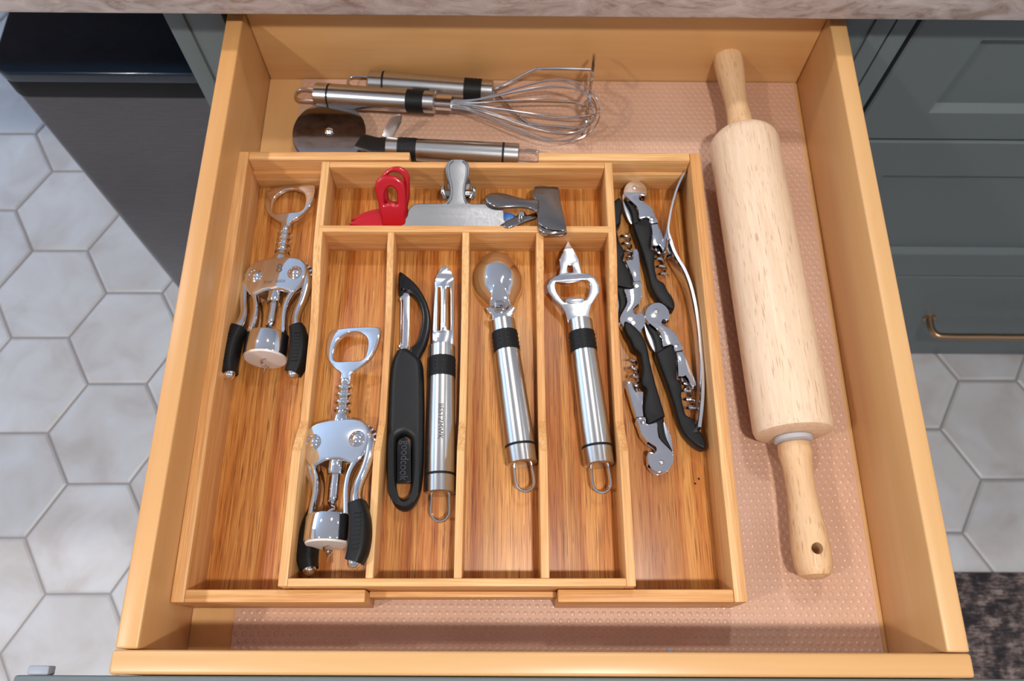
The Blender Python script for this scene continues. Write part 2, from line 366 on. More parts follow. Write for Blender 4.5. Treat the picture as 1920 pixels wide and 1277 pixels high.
link('unseen_window_pier', box(-2.7, -2.6, 2.7, 3.0, .2002, ZC-.0602, 0), 'wall', wl_, smooth=False)
wb = link('wall_back', box(-2.6, 2.8, 2.95, 3.05, -.77, ZC, 0), 'wall', smooth=False, kind='structure')
for i, (lx, ly, e) in enumerate(LAMPS):
    t_ = thing('ceiling_downlight', 'recessed round ceiling downlight above the kitchen', 'ceiling light', (lx, ly, ZC), group='ceiling downlights out of view above')
    link('trim_ring', lathe([(.062, -.001), (.085, -.001), (.085, -.006), (.066, -.008), (.062, -.006)], 40, 'z', False), 'ceil', t_)
    link('lens', lathe([(0, -.004), (.062, -.004)], 40, 'z', False), 'lens', t_)
# ---- base cabinet that holds the open drawer
cab = thing('base_cabinet', 'grey green base cabinet whose top drawer is pulled open', 'cabinet', (0, .42, -.77))
def cb(name, x0, x1, y0, y1, z0, z1, mat='paint', bev=.001, par=cab): # world coords -> child of cab (or other)
    L0 = par.location
    return link(name, box(x0-L0.x, x1-L0.x, y0-L0.y, y1-L0.y, z0-L0.z, z1-L0.z, bev), mat, par)
cb('side_panel', -.325, -.307, .4185, 1.02, -.77, .108)
cb('side_panel', .334, .352, .4185, 1.02, -.77, .108)
cb('face_stile', -.307, -.272, .421, .440, -.77, .108)
cb('face_stile', .306, .334, .421, .440, -.77, .108)
cb('back_panel', -.307, .334, 1.0, 1.02, -.77, .108)
cb('face_rail', -.272, .306, .421, .440, -.04, -.02)
cb('drawer_front', -.270, .304, .414, .4205, -.38, -.045)
cb('drawer_front', -.270, .304, .414, .4205, -.74, -.385)
# ---- neighbouring cabinet on the right
cr_ = thing('drawer_cabinet', 'grey green shaker cabinet with stacked drawers right of the open drawer', 'cabinet', (.75, .42, -.77))
cb('face_stile', .3535, .3715, .4185, .45, -.77, .108, par=cr_)
cb('side_panel', .3535, .3715, .45, 1.02, -.77, .108, par=cr_)
cb('side_panel', 1.202, 1.222, .4185, 1.02, -.77, .108, par=cr_)
cb('gap_shade_backing', .372, 1.20, .46, .50, -.77, .108, 'gap_shade', par=cr_)  # dark sheet behind the fronts, painted as the shade in the gaps
cb('plinth', .3715, 1.202, .428, .46, -.77, -.694, par=cr_)
def shaker(x0, x1, z0, z1, y0, rec=None, par=None):
    L0 = par.location; bm = bmesh.new()
    def q(x, y, z): return bm.verts.new((x-L0.x, y-L0.y, z-L0.z))
    o4 = lambda y, a, b, c, d: [q(a, y, c), q(b, y, c), q(b, y, d), q(a, y, d)]
    B = o4(y0+.02, x0, x1, z0, z1); A = o4(y0+.002, x0, x1, z0, z1); F4 = o4(y0, x0+.002, x1-.002, z0+.002, z1-.002)
    loops = [B, A, F4]
    if rec:
        rx0, rx1, rz0, rz1 = rec; loops += [o4(y0, rx0, rx1, rz0, rz1), o4(y0+.009, rx0+.0015, rx1-.0015, rz0+.006, rz1-.0015)]
    for P_, Q_ in zip(loops, loops[1:]):
        for k in range(4): bm.faces.new((P_[k], P_[(k+1) % 4], Q_[(k+1) % 4], Q_[k]))
    bm.faces.new(loops[-1]); bm.faces.new(B)
    return frombm(bm)
for z0, z1, rc in ((-.105, .100, (.446, 1.128, -.058, .051)), (-.4385, -.1095, (.447, 1.128, -.372, -.176)), (-.690, -.443, None)):
    link('drawer_front', shaker(.3785, 1.196, z0, z1, .4205, rc, cr_), 'paint', cr_, smooth=False)
hd = link('pull_handle', sweep(catmull([(.6985-.75, -.001, -.5905+.77), (.6985-.75, -.02, -.5905+.77), (.705-.75, -.031, -.5895+.77), (.722-.75, -.034, -.589+.77), (.79-.75, -.034, -.589+.77), (.86-.75, -.034, -.589+.77), (.875-.75, -.031, -.589+.77), (.881-.75, -.02, -.589+.77), (.881-.75, -.001, -.589+.77)], 6), .0058, segs=12, up=(0, .3, 1)), 'brass', cr_)
for hx in (.6985, .881): link('rosette', lathe([(0, -.003), (.008, -.003), (.011, -.0015), (.011, .001)], 20, 'y'), 'brass', hd, (hx-.75, .0005, -.590+.77))
# ---- countertop
ct = link('countertop', box(-1.35, 1.6, -.47, .64, -.02, .0215, .0025, 3), 'stone', loc=(0, .856, .1305))
tag(ct, 'taupe quartzite worktop slab above the open drawer', 'countertop')
# ---- trash can
bn = thing('trash_can', 'tall dark stainless steel trash can with glossy navy lid', 'trash can', (-.475, .70, -.77))
def rrect(x0, x1, y0, y1, r, n=6):
    out = []
    for cx, cy, a in ((x1-r, y1-r, 0), (x0+r, y1-r, 90), (x0+r, y0+r, 180), (x1-r, y0+r, 270)):
        for k in range(n+1): t = math.radians(a+90*k/n); out.append((cx+r*math.cos(t), cy+r*math.sin(t)))
    return out
def rbox(x0, x1, y0, y1, z0, z1, r, bev=.002, seg=3): return prism(rrect(x0, x1, y0, y1, r), 'z', z0, z1, bev, seg)
bx0, bx1, by0, by1 = -.6085+.475, -.345+.475, .507-.70, .90-.70
link('body', rbox(bx0, bx1, by0, by1, .012, .620, .022, .0015), 'bin_body', bn)
link('collar', rbox(bx0-.001, bx1+.001, by0-.001, by1+.001, .6205, .650, .022, .001), 'bin_band', bn)
link('lid', rbox(bx0-.0005, bx1+.004, by0-.005, by1+.006, .6505, .668, .024, .004, 5), 'bin_lid', bn)
link('base', rbox(bx0+.004, bx1-.004, by0+.004, by1-.004, 0, .0115, .02, .001), 'bin_band', bn)
# ---- rug
rg = link('floor_rug', box(-1.05, .62, -.62, .0, 0, .010, .003), 'rug', loc=(1.35, .030, -.7697))
tag(rg, 'faded charcoal and beige patterned floor rug on hexagon tiles', 'rug')
# ================================================================== DRAWER
dr = thing('drawer', 'open maple kitchen drawer box with grey green front', 'drawer', (0, .14, 0))
x0, x1, yb, yf, yo, RZ, T = -.2454, .2841, .4104, -.1295, -.1452, .0893, .0152
def db(name, a, b, c, d, e, f, mat, bev=.0015): return link(name, box(a, b, c-.14, d-.14, e, f, bev, 3), mat, dr)
db('side_board', x0-T, x0, yf, yb+T, -.012, RZ, 'maple_y')
db('side_board', x1, x1+T, yf, yb+T, -.012, RZ, 'maple_y')
db('back_board', x0+.0002, x1-.0002, yb, yb+T, -.006, RZ, 'maple_x')
db('front_board', x0-T-.0015, x1+T+.0005, yo, yf-.0006, -.012, RZ, 'maple_x', .0022)
db('bottom_board', x0+.0002, x1-.0002, yf+.0001, yb-.0001, -.007, 0, 'base_board', .0003)
fr = db('drawer_front', -.323, .352, yo-.0215, yo-.0005, -.11, .0880, 'paint', .002); tag(fr, 'grey green painted front seen as a thin strip')
db('bumper_pad', -.3150, -.3015, yo-.0004, -.1400, .0780, .0875, 'pad', .001)
sw = link('screw', lathe([(0, .002), (.002, .0018), (.0026, 0)], 12, 'z'), 'screw', dr, (.1185, yf+.0035-.14, .0001))
# ---- liner
ln = link('drawer_liner', box(-.2128, .2802, -.1285+.0004, .4098, .0002, .0012, .0003, 1), 'liner', smooth=False)
tag(ln, 'frosted pinkish plastic liner with embossed dots covering the drawer bottom', 'drawer liner')
def dots():
    V, Fc = [], []; n = 9; p = .0060; q = p*math.sqrt(3)/2; row = 0; y = -.1255
    prof = [(1.0, 0), (.78, .00024), (.42, .00034)]
    while y < .407:
        x = -.2095+(p/2 if row % 2 else 0)
        while x < .278:
            if not (-.235 < x < .158 and -.083 < y < .277):
                b0 = len(V)
                for r, h in prof:
                    for k in range(n): V.append((x+.0019*r*math.cos(2*PI*k/n), y+.0019*r*math.sin(2*PI*k/n), .0012+h))
                for a in (0, 1):
                    for k in range(n): j = (k+1) % n; Fc.append((b0+a*n+k, b0+a*n+j, b0+(a+1)*n+j, b0+(a+1)*n+k))
                Fc.append(tuple(b0+2*n+k for k in range(n)))
            x += p
        y += q; row += 1
    me = bpy.data.meshes.new('dots'); me.from_pydata(V, [], Fc); return me
link('embossed_dots', dots(), 'liner', ln, kind='stuff')
# ================================================================== ORGANIZER
org = thing('bamboo_organizer', 'expandable bamboo utensil organizer with raised centre tray and sliding side trays', 'drawer organizer', (0, 0, .0016), (0, 0, .00484))
ZO = .0016
def ob(name, a, b, c, d, e, f, mat, bev=.0009, par=None): return link(name, box(a, b, c, d, e-ZO, f-ZO, bev), mat, par or org)
WL, WR, WF, WB, WH, WT = -.2453, .1675, -.0958, .2898, .0484, .0096
FZ = .0073; CL, CR, CF, CBk, CH, CT = -.1669, .0862, -.0861, .2708, .0606, .0068; CFZ = .0275
for side in ('l', 'r'):
    if side == 'l': ax, bx, wall0, wall1, ex = WL+WT, -.117, WL, WL+WT, -.1068
    else: ax, bx, wall0, wall1, ex = .044, WR-WT, WR-WT, WR, .0314
    stt = ob('side_tray_floor', min(ax, bx), max(ax, bx), WF+WT-.0005, WB-WT+.0005, .0020, FZ, 'bamboo_floor', .0002)
    ob('outer_wall', wall0, wall1, WF, WB, .0018, WH, 'bamboo_y', par=stt)
    fa, fb = (wall1+.0001, ex) if side == 'l' else (ex, wall0-.0001)
    ba, bb = (wall1+.0001, -.0925) if side == 'l' else (.0225, wall0-.0001)
    ob('front_wall', fa, fb, WF, WF+.0090, .0018, WH, 'bamboo_x', par=stt)
    ob('back_wall', ba, bb, WB-.0085, WB, .0018, WH, 'bamboo_x', par=stt)
    ob('rabbet_strip', ba, bb, WB-.0118, WB-.0086, FZ, .0315, 'bamboo_x', .0004, par=stt)
ctf = ob('centre_tray_floor', CL+.001, CR-.001, CF+.001, CBk-.001, .0232, CFZ, 'bamboo_floor', .0002)
def dip(y0, y1):
    pts = [(y0, CFZ-ZO-.004), (y1, CFZ-ZO-.004), (y1, CH-ZO)]
    if y1 > .2: pts.append((.1995, CH-ZO))
    for k in range(1, 9):
        t = k/9; pts.append((.1985-(.1985-.112)*t, CH-ZO-.0155*(t*t*(3-2*t))**.85))
    pts += [(.112, CH-ZO-.0155), (.040, CH-ZO-.0155), (.012, CH-ZO), (y0, CH-ZO)]
    return pts
link('long_wall', prism(dip(CF, CBk), 'x', CL, CL+CT, .0007), 'bamboo_y', ctf)
link('long_wall', prism(dip(CF, CBk), 'x', CR-CT, CR, .0007), 'bamboo_y', ctf)
ob('end_wall', CL+CT, CR-CT, CBk-.0058, CBk, CFZ-.004, CH, 'bamboo_x', .0007, par=ctf)
ob('end_wall', CL+CT, CR-CT, CF, CF+.0056, CFZ-.004, CH, 'bamboo_x', .0007, par=ctf)
ob('cross_divider', CL+.0035, CR-.0035, .2006, .2068, CFZ-.0001, CH+.0002, 'bamboo_x', .0006, par=ctf)
for a, b in ((-.1055, -.1000), (-.0430, -.0372), (.0190, .0251)):
    link('long_divider', prism(dip(CF+.0056, .2006), 'x', a, b, .0006), 'bamboo_y', ctf)
ob('slide_rail', -.1066, .0312, -.0905, -.0863, .010, .0305, 'bamboo_x', .0005)
ob('slide_rail', -.092, .022, .2785, .2845, .010, .0305, 'bamboo_x', .0005)
ob('runner', -.1668, -.1600, -.080, .268, FZ+.0001, .0230, 'bamboo_y', .0005)
ob('runner', .0794, .0862, -.080, .268, FZ+.0001, .0230, 'bamboo_y', .0005)
# ================================================================== ROLLING PIN
# barrel axis from (.2127,.317) back to (.2215,.033) front, resting on the liner
PA, PB = Vector((.2115, .3190, 0)), Vector((.2225, .0340, 0))
d_ = PB-PA; ang = math.atan2(d_.y, d_.x)+PI/2
rp = thing('rolling_pin', 'pale wooden rolling pin with turned handles lying right of the organizer', 'rolling pin', (PB.x, PB.y, .0012), (0, 0, ang))
RB = .0312; BL = d_.length
link('barrel', lathe([(.012, -.0005), (.0265, 0), (.0298, .0015), (RB, .0055), (RB, BL-.008), (.0297, BL-.003), (.0262, BL+.001), (.012, BL+.0015)], 64), 'pin', rp, (0, 0, RB))
hp = [(.0105, 0), (.0128, -.002), (.0132, -.010), (.0120, -.016), (.0112, -.024), (.0110, -.040), (.0122, -.056), (.0138, -.072), (.0146, -.086), (.0140, -.097), (.0118, -.103), (.0070, -.1055), (0, -.106)]
def handle_hole():
    me = lathe([(r, h-.0035) for r, h in hp], 40); o = bpy.data.objects.new('tmp', me); col.objects.link(o)
    c = bpy.data.objects.new('tmpc', lathe([(.0038, -.03), (.0044, -.0125), (.0038, 0), (.0044, .0125), (.0044, .03)], 20, 'z')); col.objects.link(c); c.location = (0, -.0885, 0)
    md = o.modifiers.new('b', 'BOOLEAN'); md.object = c; md.operation = 'DIFFERENCE'; md.solver = 'EXACT'
    bpy.context.view_layer.update(); out = bpy.data.meshes.new_from_object(o.evaluated_get(bpy.context.evaluated_depsgraph_get()))
    bpy.data.objects.remove(o); bpy.data.objects.remove(c); return out
h1 = link('handle', handle_hole(), 'pin_handle', rp, (.0008, -.0005, RB-.0055), (math.radians(1.5), 0, 0)); tag(h1, 'wooden handle with a hanging hole')
link('collar', lathe([(.013, 0), (.0148, -.0008), (.0148, -.0040), (.013, -.0046)], 40), 'collar', rp, (0, -.0004, RB-.003))
link('handle', lathe([(r, -h) for r, h in [(q[0]*.96, q[1]) for q in hp]], 40), 'pin_handle', rp, (0, BL+.0015, RB), (math.radians(1.0), 0, math.radians(1.2)))
# ================================================================== STEEL-HANDLED TOOLS (local frame: head at y = 0, handle runs to -y)
def steel_handle(root, L=.1238, r0=.0102, r1=.0118, loop=.021, text=None):
    rr = lambda t: r0+(r1-r0)*min(1, t*1.15)
    def seg(a, b, n=6, e0=0, e1=0, off=0):
        pr = []
        if e0: pr += [(rr(a)-e0*2.2, -a*L), (rr(a)-e0*.6, -a*L-e0*.5)]
        for k in range(n+1): t = a+(b-a)*k/n; pr.append((rr(t)+off, -t*L-(e0 if k == 0 and e0 else 0)+(e1 if k == n and e1 else 0)))
        if e1: pr += [(rr(b)-e1*.6, -b*L+e1*.5), (rr(b)-e1*2.2, -b*L)]
        return lathe(pr, 40)
    link('collar', seg(0, .092, 3, .0010), 'steel', root)
    gp = link('rubber_grip', seg(.093, .232, 3, 0, 0, .0003), 'rubber', root)
    link('handle_tube', seg(.233, .872, 8), 'steel', root)
    link('rubber_ring', seg(.8725, .888, 1, 0, 0, .0001), 'rubber', root)
    link('end_cap', seg(.8885, 1.0, 3, 0, .0012), 'steel', root)
    # rows of raised nubs on the grip
    bm = bmesh.new()
    for k in range(10):
        a = 2*PI*(k+.25)/10
        for q in range(4):
            y = -L*(.115+.031*q); r = rr(.16)+.0003
            bmesh.ops.create_icosphere(bm, subdivisions=1, radius=.00062, matrix=Matrix.Translation((r*math.cos(a), y, r*math.sin(a))))
    link('grip_nubs', frombm(bm), 'rubber', gp, kind='stuff')
    w_ = .0068; yb_ = -L; pts = [(-w_, yb_+.004, 0), (-w_, yb_-.004, 0), (-w_*1.03, yb_-loop*.55, 0)]
    for k in range(1, 9): a = PI+PI*k/9; pts.append((w_*1.03*math.cos(a), yb_-loop*.62+w_*math.sin(a)*1.15, 0))
    pts += [(w_*1.03, yb_-loop*.55, 0), (w_, yb_-.004, 0), (w_, yb_+.004, 0)]
    link('hanging_loop', wire(catmull(pts, 3), .0012, 9), 'wire', root)
    if text:
        rl_ = lambda y: rr(min(1, max(0, -y/L)))
        link('stamped_text', text_mesh(text, .0060, .00008, lambda c: (c.y*.95+.0002, -.0675-c.x*.92, math.sqrt(max(0, rl_(-.0675-c.x*.92)**2-c.y**2))+.00022+c.z)), 'engrave', root, smooth=False)
# --- round scoop
sc_r = math.degrees(math.atan2(.1291-.0064, -.0096-.0068))-90
SCO = (-.0096, .1291, .0391)
t_ = thing('scoop', 'steel scoop with egg shaped mirrored bowl face down', 'scoop', SCO, (math.radians(-1), 0, math.radians(sc_r)))
steel_handle(t_)
bowl = [(0.0031,0.07023),(0.01019,0.06806),(0.0152,0.0633),(0.02013,0.05486),(0.02278,0.0458),(0.02302,0.03809),(0.02076,0.02887),(0.01701,0.0218),(0.01409,0.01563),(0.01136,0.01086),(0.00959,0.00693),(0.00204,0.00677),(-0.00533,0.00807),(-0.011,0.00953),(-0.01212,0.01429),(-0.01498,0.02209),(-0.01912,0.03012),(-0.02121,0.03795),(-0.02122,0.04558),(-0.01932,0.05497),(-0.01455,0.06312),(-0.00933,0.06736),(-0.00298,0.07001)]
def bowl_mesh(out):
    ring = catmull([(a, b, 0) for a, b in out], 3, True); n = len(ring); c = Vector((0, 0, 0))
    for q in ring: c += q
    c /= n; c.y += .003; bm = bmesh.new(); rows = []
    for k, (t, z) in enumerate([(1, -.0135)]+[(1-(q/16)**1.6, -.0125+.0200*(1-(1-(q/16)**1.6)**2.7)**.55) for q in range(0, 16)]):
        rows.append([bm.verts.new((c.x+(q.x-c.x)*t, c.y+(q.y-c.y)*t, z)) for q in ring])
    for A, B in zip(rows, rows[1:]):
        for k in range(n): bm.faces.new((A[k], A[(k+1) % n], B[(k+1) % n], B[k]))
    top = bm.verts.new((c.x, c.y, .0075))
    for k in range(n): bm.faces.new((rows[-1][k], rows[-1][(k+1) % n], top))
    return frombm(bm)
bo = link('bowl', bowl_mesh(bowl), 'chrome', t_); mdf = bo.modifiers.new('s', 'SOLIDIFY'); mdf.thickness = .0011
neck = [(-0.01205,0.01181),(-0.00824,0.01207),(-0.00524,0.00909),(-0.00042,0.00728),(0.00469,0.00784),(0.00754,0.01044),(0.01134,0.01052),(0.01167,0.00853),(0.00879,0.00381),(0.00672,-0.00373),(-0.00742,-0.00194),(-0.0083,0.00459),(-0.01086,0.00768)]
link('neck', plate(neck, th=.0022, bev=.0008, z=.002, smooth=4), 'chrome', t_)
sp = [(-0.00104,0.00854)][0]
for k in range(3): link('release_spring', wire([(sp[0]+.0046*math.cos(2*PI*q/18), sp[1]+k*.0013+.0022*math.sin(2*PI*q/18), .0062+.0022*math.sin(2*PI*q/18)) for q in range(18)], .0005, 6, True), 'wire', t_)
# --- bottle opener
op_r = math.degrees(math.atan2(.1296-.0059, .0544-.0662))-90
t_ = thing('bottle_opener', 'steel handled bottle opener with pointed can piercer tip', 'bottle opener', (.0544, .1296, .0391), (0, 0, math.radians(op_r)))
steel_handle(t_)
oo = [(-0.00159,0.07287),(0.00453,0.05887),(0.00594,0.05418),(0.00611,0.04855),(0.0064,0.04257),(0.01224,0.04129),(0.01768,0.03699),(0.02023,0.02917),(0.0192,0.02266),(0.01505,0.01695),(0.01106,0.01218),(0.00885,0.00683),(0.00688,-0.00398),(-0.0103,-0.00246),(-0.01137,0.0077),(-0.01406,0.01347),(-0.01928,0.01951),(-0.02334,0.02641),(-0.02433,0.03214),(-0.02153,0.03758),(-0.01689,0.04098),(-0.0128,0.04234),(-0.01095,0.04812),(-0.01075,0.05584),(-0.0092,0.05959)]
oh = [(-0.01669,0.03507),(-0.01471,0.03603),(-0.00575,0.03401),(0.00199,0.03456),(0.00641,0.03579),(0.01019,0.03527),(0.01225,0.03271),(0.01167,0.02615),(0.00907,0.01981),(0.00585,0.01636),(0.0042,0.01809),(-0.00201,0.0191),(-0.00797,0.01879),(-0.01019,0.01638),(-0.01192,0.01746),(-0.01541,0.02383),(-0.01713,0.02962)]
os_ = [(-0.00461,0.04949),(-0.00336,0.05054),(-0.00073,0.05031),(1e-05,0.04928),(-0.00059,0.04433),(-0.00152,0.04365),(-0.00415,0.04388),(-0.005,0.04472)]
ytip = oo[2][1]
link('opener_head', plate(oo, [oh, os_], .0022, .0005, .0019, smooth=0, hsmooth=2, fn=lambda c: (c.x, c.y, c.z+(max(0, c.y-ytip+.002)*.16))), 'steel_head', t_)
tb = [(-0.00835,0.0191),(-0.00201,0.0191),(0.00463,0.01814),(0.00526,0.01641),(0.00336,0.01472),(-0.00214,0.01455),(-0.00796,0.01525),(-0.00986,0.017)]
link('catch_tab', plate(tb, (), .0010, .0003, .0038, smooth=3), 'steel_head', t_)
# --- swivel peeler with steel handle
pe_r = math.degrees(math.atan2(.106+.0164, -.0588+.0560))-90
t_ = thing('vegetable_peeler', 'steel handled straight peeler with serrated slotted blade', 'peeler', (-.0588, .106, .0393), (0, 0, math.radians(pe_r)))
steel_handle(t_, .1224, .0104, .0114, .0205, 'BESTZMWK')
pb = [(0.00146,0.07154),(0.0054,0.06789),(0.00863,0.06208),(0.00991,0.05614),(0.00946,0.04734),(0.00938,0.01294),(0.00953,-0.00469),(-0.00782,-0.00441),(-0.00814,0.01322),(-0.00753,0.0476),(-0.00716,0.0564),(-0.0055,0.06289),(-0.00205,0.0682)]
cxm = (pb[0][0]); 
edge = []
for i, p in enumerate(pb):
    edge.append(p); q = pb[(i+1) % len(pb)]
    if i in (4, 7):   # serrate the two long sides
        n = 46 if i == 4 else 46
        for k in range(1, n):
            t = k/n; off = (.0007 if k % 2 else 0)*(1 if i == 4 else -1)
            edge.append((p[0]+(q[0]-p[0])*t+off, p[1]+(q[1]-p[1])*t))
    if i in ():
        pass
s1 = [(-0.00442,0.04989),(-0.0032,0.05066),(-0.00161,0.04985),(-0.00119,0.03205),(-0.00126,0.01274),(-0.00297,0.01183),(-0.00436,0.01279),(-0.00449,0.03211)]
s2 = [(0.00312,0.04978),(0.00487,0.05053),(0.00646,0.04972),(0.0068,0.03193),(0.00698,0.01298),(0.00527,0.01207),(0.00354,0.01266),(0.00315,0.03199)]
link('blade', plate(edge, [s1, s2], .0014, .0003, .0025, smooth=0, hsmooth=3, res=1, fn=lambda c: (c.x, c.y, c.z+.0045*(1-((c.x-cxm)/.0105)**2)-.002)), 'steel_head', t_)
link('pivot_bar', sweep([(cxm+.0002, s1[0][1]-.001, .0062), (cxm, (s1[0][1]+s1[4][1])/2, .0064), (cxm, s1[4][1]+.001, .0062)], .0016, .0009, 10), 'chrome', t_)
# --- whisk: handle tail at left, balloon towards the right
A, B = Vector((-.1931, .3785, .0150)), Vector((-.0750, .3619, .0262))
def axis_rot(dirv):   # local +y along dirv
    return dirv.to_track_quat('Y', 'Z').to_euler()
t_ = thing('whisk', 'steel balloon whisk lying over the masher handle', 'whisk', B, axis_rot(B-A)); steel_handle(t_, (B-A).length)
link('ferrule', sweep([(0, -.002, 0), (0, .0155, 0)], .0062, .0052, 12, power=.45), 'chrome', t_)
for k in range(6):
    a = PI*k/6+.15; ca, sa = math.cos(a), math.sin(a); Lb = .1495+.004*math.sin(k*2.1)
    half = [(.0012+.0006*(k % 3), .006), (.0020+.0006*(k % 3), .016), (.0040, .032), (.0100, .054), (.0190, .080), (.0262, .104), (.0285, .122), (.0250, .140), (.0140, .1535)]
    sc_ = Lb/.155; offx = .0007*(k-2.5)
    pts = [(r*ca+offx, y*sc_, r*sa) for r, y in half]+[(0+offx*.5, .1585*sc_, 0)]+[(-r*ca+offx, y*sc_, -r*sa) for r, y in half[::-1]]
    link('balloon_wire', wire(catmull(pts, 5), .00068, 7), 'wire', t_)
# --- potato masher behind the whisk
A, B = Vector((-.1433, .3963, .0128)), Vector((-.0210, .3870, .0128))
t_ = thing('potato_masher', 'steel handled wire potato masher against the drawer back', 'masher', B, axis_rot(B-A)); steel_handle(t_, (B-A).length)
inv = (Matrix.Translation(B) @ axis_rot(B-A).to_matrix().to_4x4()).inverted()
def loc_(pts): return [inv @ Vector(p) for p in pts]
J1, J2 = Vector((.0725, .3828, .0495)), Vector((.0688, .3462, .0080))
link('shank_wire', wire(catmull(loc_([(-.026, .3890, .0140), (-.018, .3890, .0150), (.000, .3935, .0220), (.018, .3975, .0310), (.024, .3965, .0340), (.045, .3900, .0420), J1]), 4), .0016, 9), 'wire', t_)
link('shank_wire', wire(catmull(loc_([(-.026, .3850, .0120), (-.018, .3840, .0120), (-.002, .3650, .0110), (.012, .3515, .0105), (.019, .3490, .0100), (.045, .3475, .0090), J2]), 4), .0016, 9), 'wire', t_)
e1 = (J1-J2).normalized(); vw = Vector((.0705, .366, .03))-Vector(CD['loc']); e2 = (vw-e1*vw.dot(e1)).normalized()
cM = (J1+J2)/2+e1*.004
zig = []
for k in range(6):
    u = -.036+.0144*k; h = math.sqrt(max(0, .037**2-u*u))*.62
    q = [cM+e1*u+e2*h, cM+e1*u-e2*h]; zig += q if k % 2 == 0 else q[::-1]
link('mashing_wire', wire(catmull(loc_(zig), 5), .0017, 9), 'wire', t_)
# --- pizza cutter
A, B = Vector((.0045, .3110, .0130)), Vector((-.1217, .3190, .0130))
t_ = thing('pizza_cutter', 'pizza cutter with large steel wheel behind the organizer', 'pizza cutter', B, axis_rot(B-A)); steel_handle(t_, (B-A).length)
inv = (Matrix.Translation(B) @ axis_rot(B-A).to_matrix().to_4x4()).inverted()
WC = Vector((-.1765, .3352, .0150)); lw = inv @ WC; RW = .0345
link('wheel', lathe([(0, .0006), (.028, .0006), (RW, .0000), (.028, -.0006), (0, -.0006)], 72, 'z'), 'wheel', t_, lw, (math.radians(2), math.radians(-2), 0))
link('axle', lathe([(0, .0034), (.0022, .0032), (.0036, .0022), (.0038, .0006), (.0038, -.002), (0, -.002)], 24, 'z'), 'chrome', t_, lw)
for s_, zz in ((1, -.0022),):
    link('fork_arm', sweep([(0, -.002, 0), (0, .008, 0), (lw.x*.35, lw.y*.5, lw.z+zz*.8), (lw.x, lw.y-.006, lw.z+zz), (lw.x, lw.y+.004, lw.z+zz)], [.0085, .0080, .0085, .0075, .004], .0009, 12, power=.4), 'wheel', t_)
link('fork_arm', sweep([(0, -.002, .0042), (0, .010, .0030), (lw.x*.42, lw.y*.44, lw.z-.0012), (lw.x*.62, lw.y*.62, lw.z-.0022)], [.0092, .0092, .0086, .0078], .0007, 12, power=.3), 'dark_arm', t_)
gq = [inv @ Vector(p) for p in ((-.1222, .3290, .0150), (-.1180, .3345, .0190), (-.1120, .3400, .0270), (-.1062, .3415, .0330))]
gu = (inv.to_3x3() @ Vector((.35, -.55, .76))).normalized()
link('thumb_guard', sweep(catmull(gq, 5), [.0046]*3+[.0056]*5+[.0056]*4+[.0040, .0032, .0022, .0010], .0006, 12, up=tuple(gu), power=.8), 'guard', t_)
# ================================================================== BLACK PEELER
BO = (-.0850, .0372, .0275+.0085)
t_ = thing('swivel_peeler', 'black plastic harp peeler with thick soft handle', 'peeler', BO)
bo_ = [(-0.01114,0.06227),(-0.01007,0.06448),(-0.00369,0.06637),(0.00478,0.06091),(0.00965,0.05509),(0.01133,0.04784),(0.01281,0.02996),(0.01407,0.00553),(0.01502,-0.02653),(0.01431,-0.04617),(0.01241,-0.05663),(0.008,-0.0638),(0.00179,-0.06605),(-0.0047,-0.06308),(-0.00918,-0.05435),(-0.01195,-0.04308),(-0.01345,-0.02669),(-0.01456,0.00708),(-0.01534,0.03333),(-0.01486,0.04767),(-0.01337,0.05676)]
hh = [(-0.00684,-0.01499),(-0.00585,-0.00959),(-0.00109,-0.00685),(0.00396,-0.00953),(0.00554,-0.01491),(0.00654,-0.03482),(0.007,-0.05025),(0.0052,-0.05555),(0.00149,-0.05748),(-0.00243,-0.05559),(-0.00464,-0.05031),(-0.00569,-0.03489)]
link('handle', plate(bo_, [hh], .0150, .0056, .0, smooth=5, res=5), 'softblack', t_)
pd = [(-0.00624,-0.01518),(-0.00519,-0.01079),(-0.00107,-0.0084),(0.00331,-0.01074),(0.00484,-0.01511),(0.00633,-0.04448),(-0.00454,-0.04487)]
link('inlay_pad', plate(pd, (), .0060, .0004, .0005, smooth=0), 'gloss_black', t_)
tc_ = [(0.00028,-0.02731)][0]
link('embossed_text', text_mesh('goodcook', .0125, .00015, lambda c: (tc_[0]+c.y*.75, tc_[1]-c.x*.62, .0036+c.z)), 'emboss', t_, smooth=False)
bw = [(-0.01303,0.135),(-0.00706,0.13266),(0.00315,0.12286),(0.01133,0.10889),(0.01523,0.0951),(0.01538,0.08319),(0.01303,0.07012),(0.00876,0.05906),(0.00695,0.05412),(0.00041,0.05626),(-6e-05,0.06542),(0.00512,0.07099),(0.00802,0.0822),(0.00847,0.09506),(0.00513,0.10692),(-0.00086,0.11501),(-0.0077,0.11847),(-0.01172,0.11493)]
link('bow', plate(bw, (), .0085, .0020, .0012, smooth=3, res=4), 'gloss_black', t_)
bd = [(-0.00837,0.11788),(-0.00414,0.11752),(-0.00289,0.11364),(-0.0019,0.08778),(-0.00157,0.06817),(-0.00415,0.06539),(-0.00866,0.06683),(-0.00898,0.06942),(-0.00821,0.0709),(-0.01037,0.1097),(-0.01077,0.11358)]
bh = [(-0.0095,0.10971),(-0.00903,0.11068),(-0.00845,0.10972),(-0.00753,0.08963),(-0.00686,0.07128),(-0.00735,0.07091),(-0.00775,0.07183),(-0.00856,0.08962)]
link('blade', plate(bd, [bh], .0012, .0003, .0018, smooth=0, hsmooth=2), 'steel_head', t_)
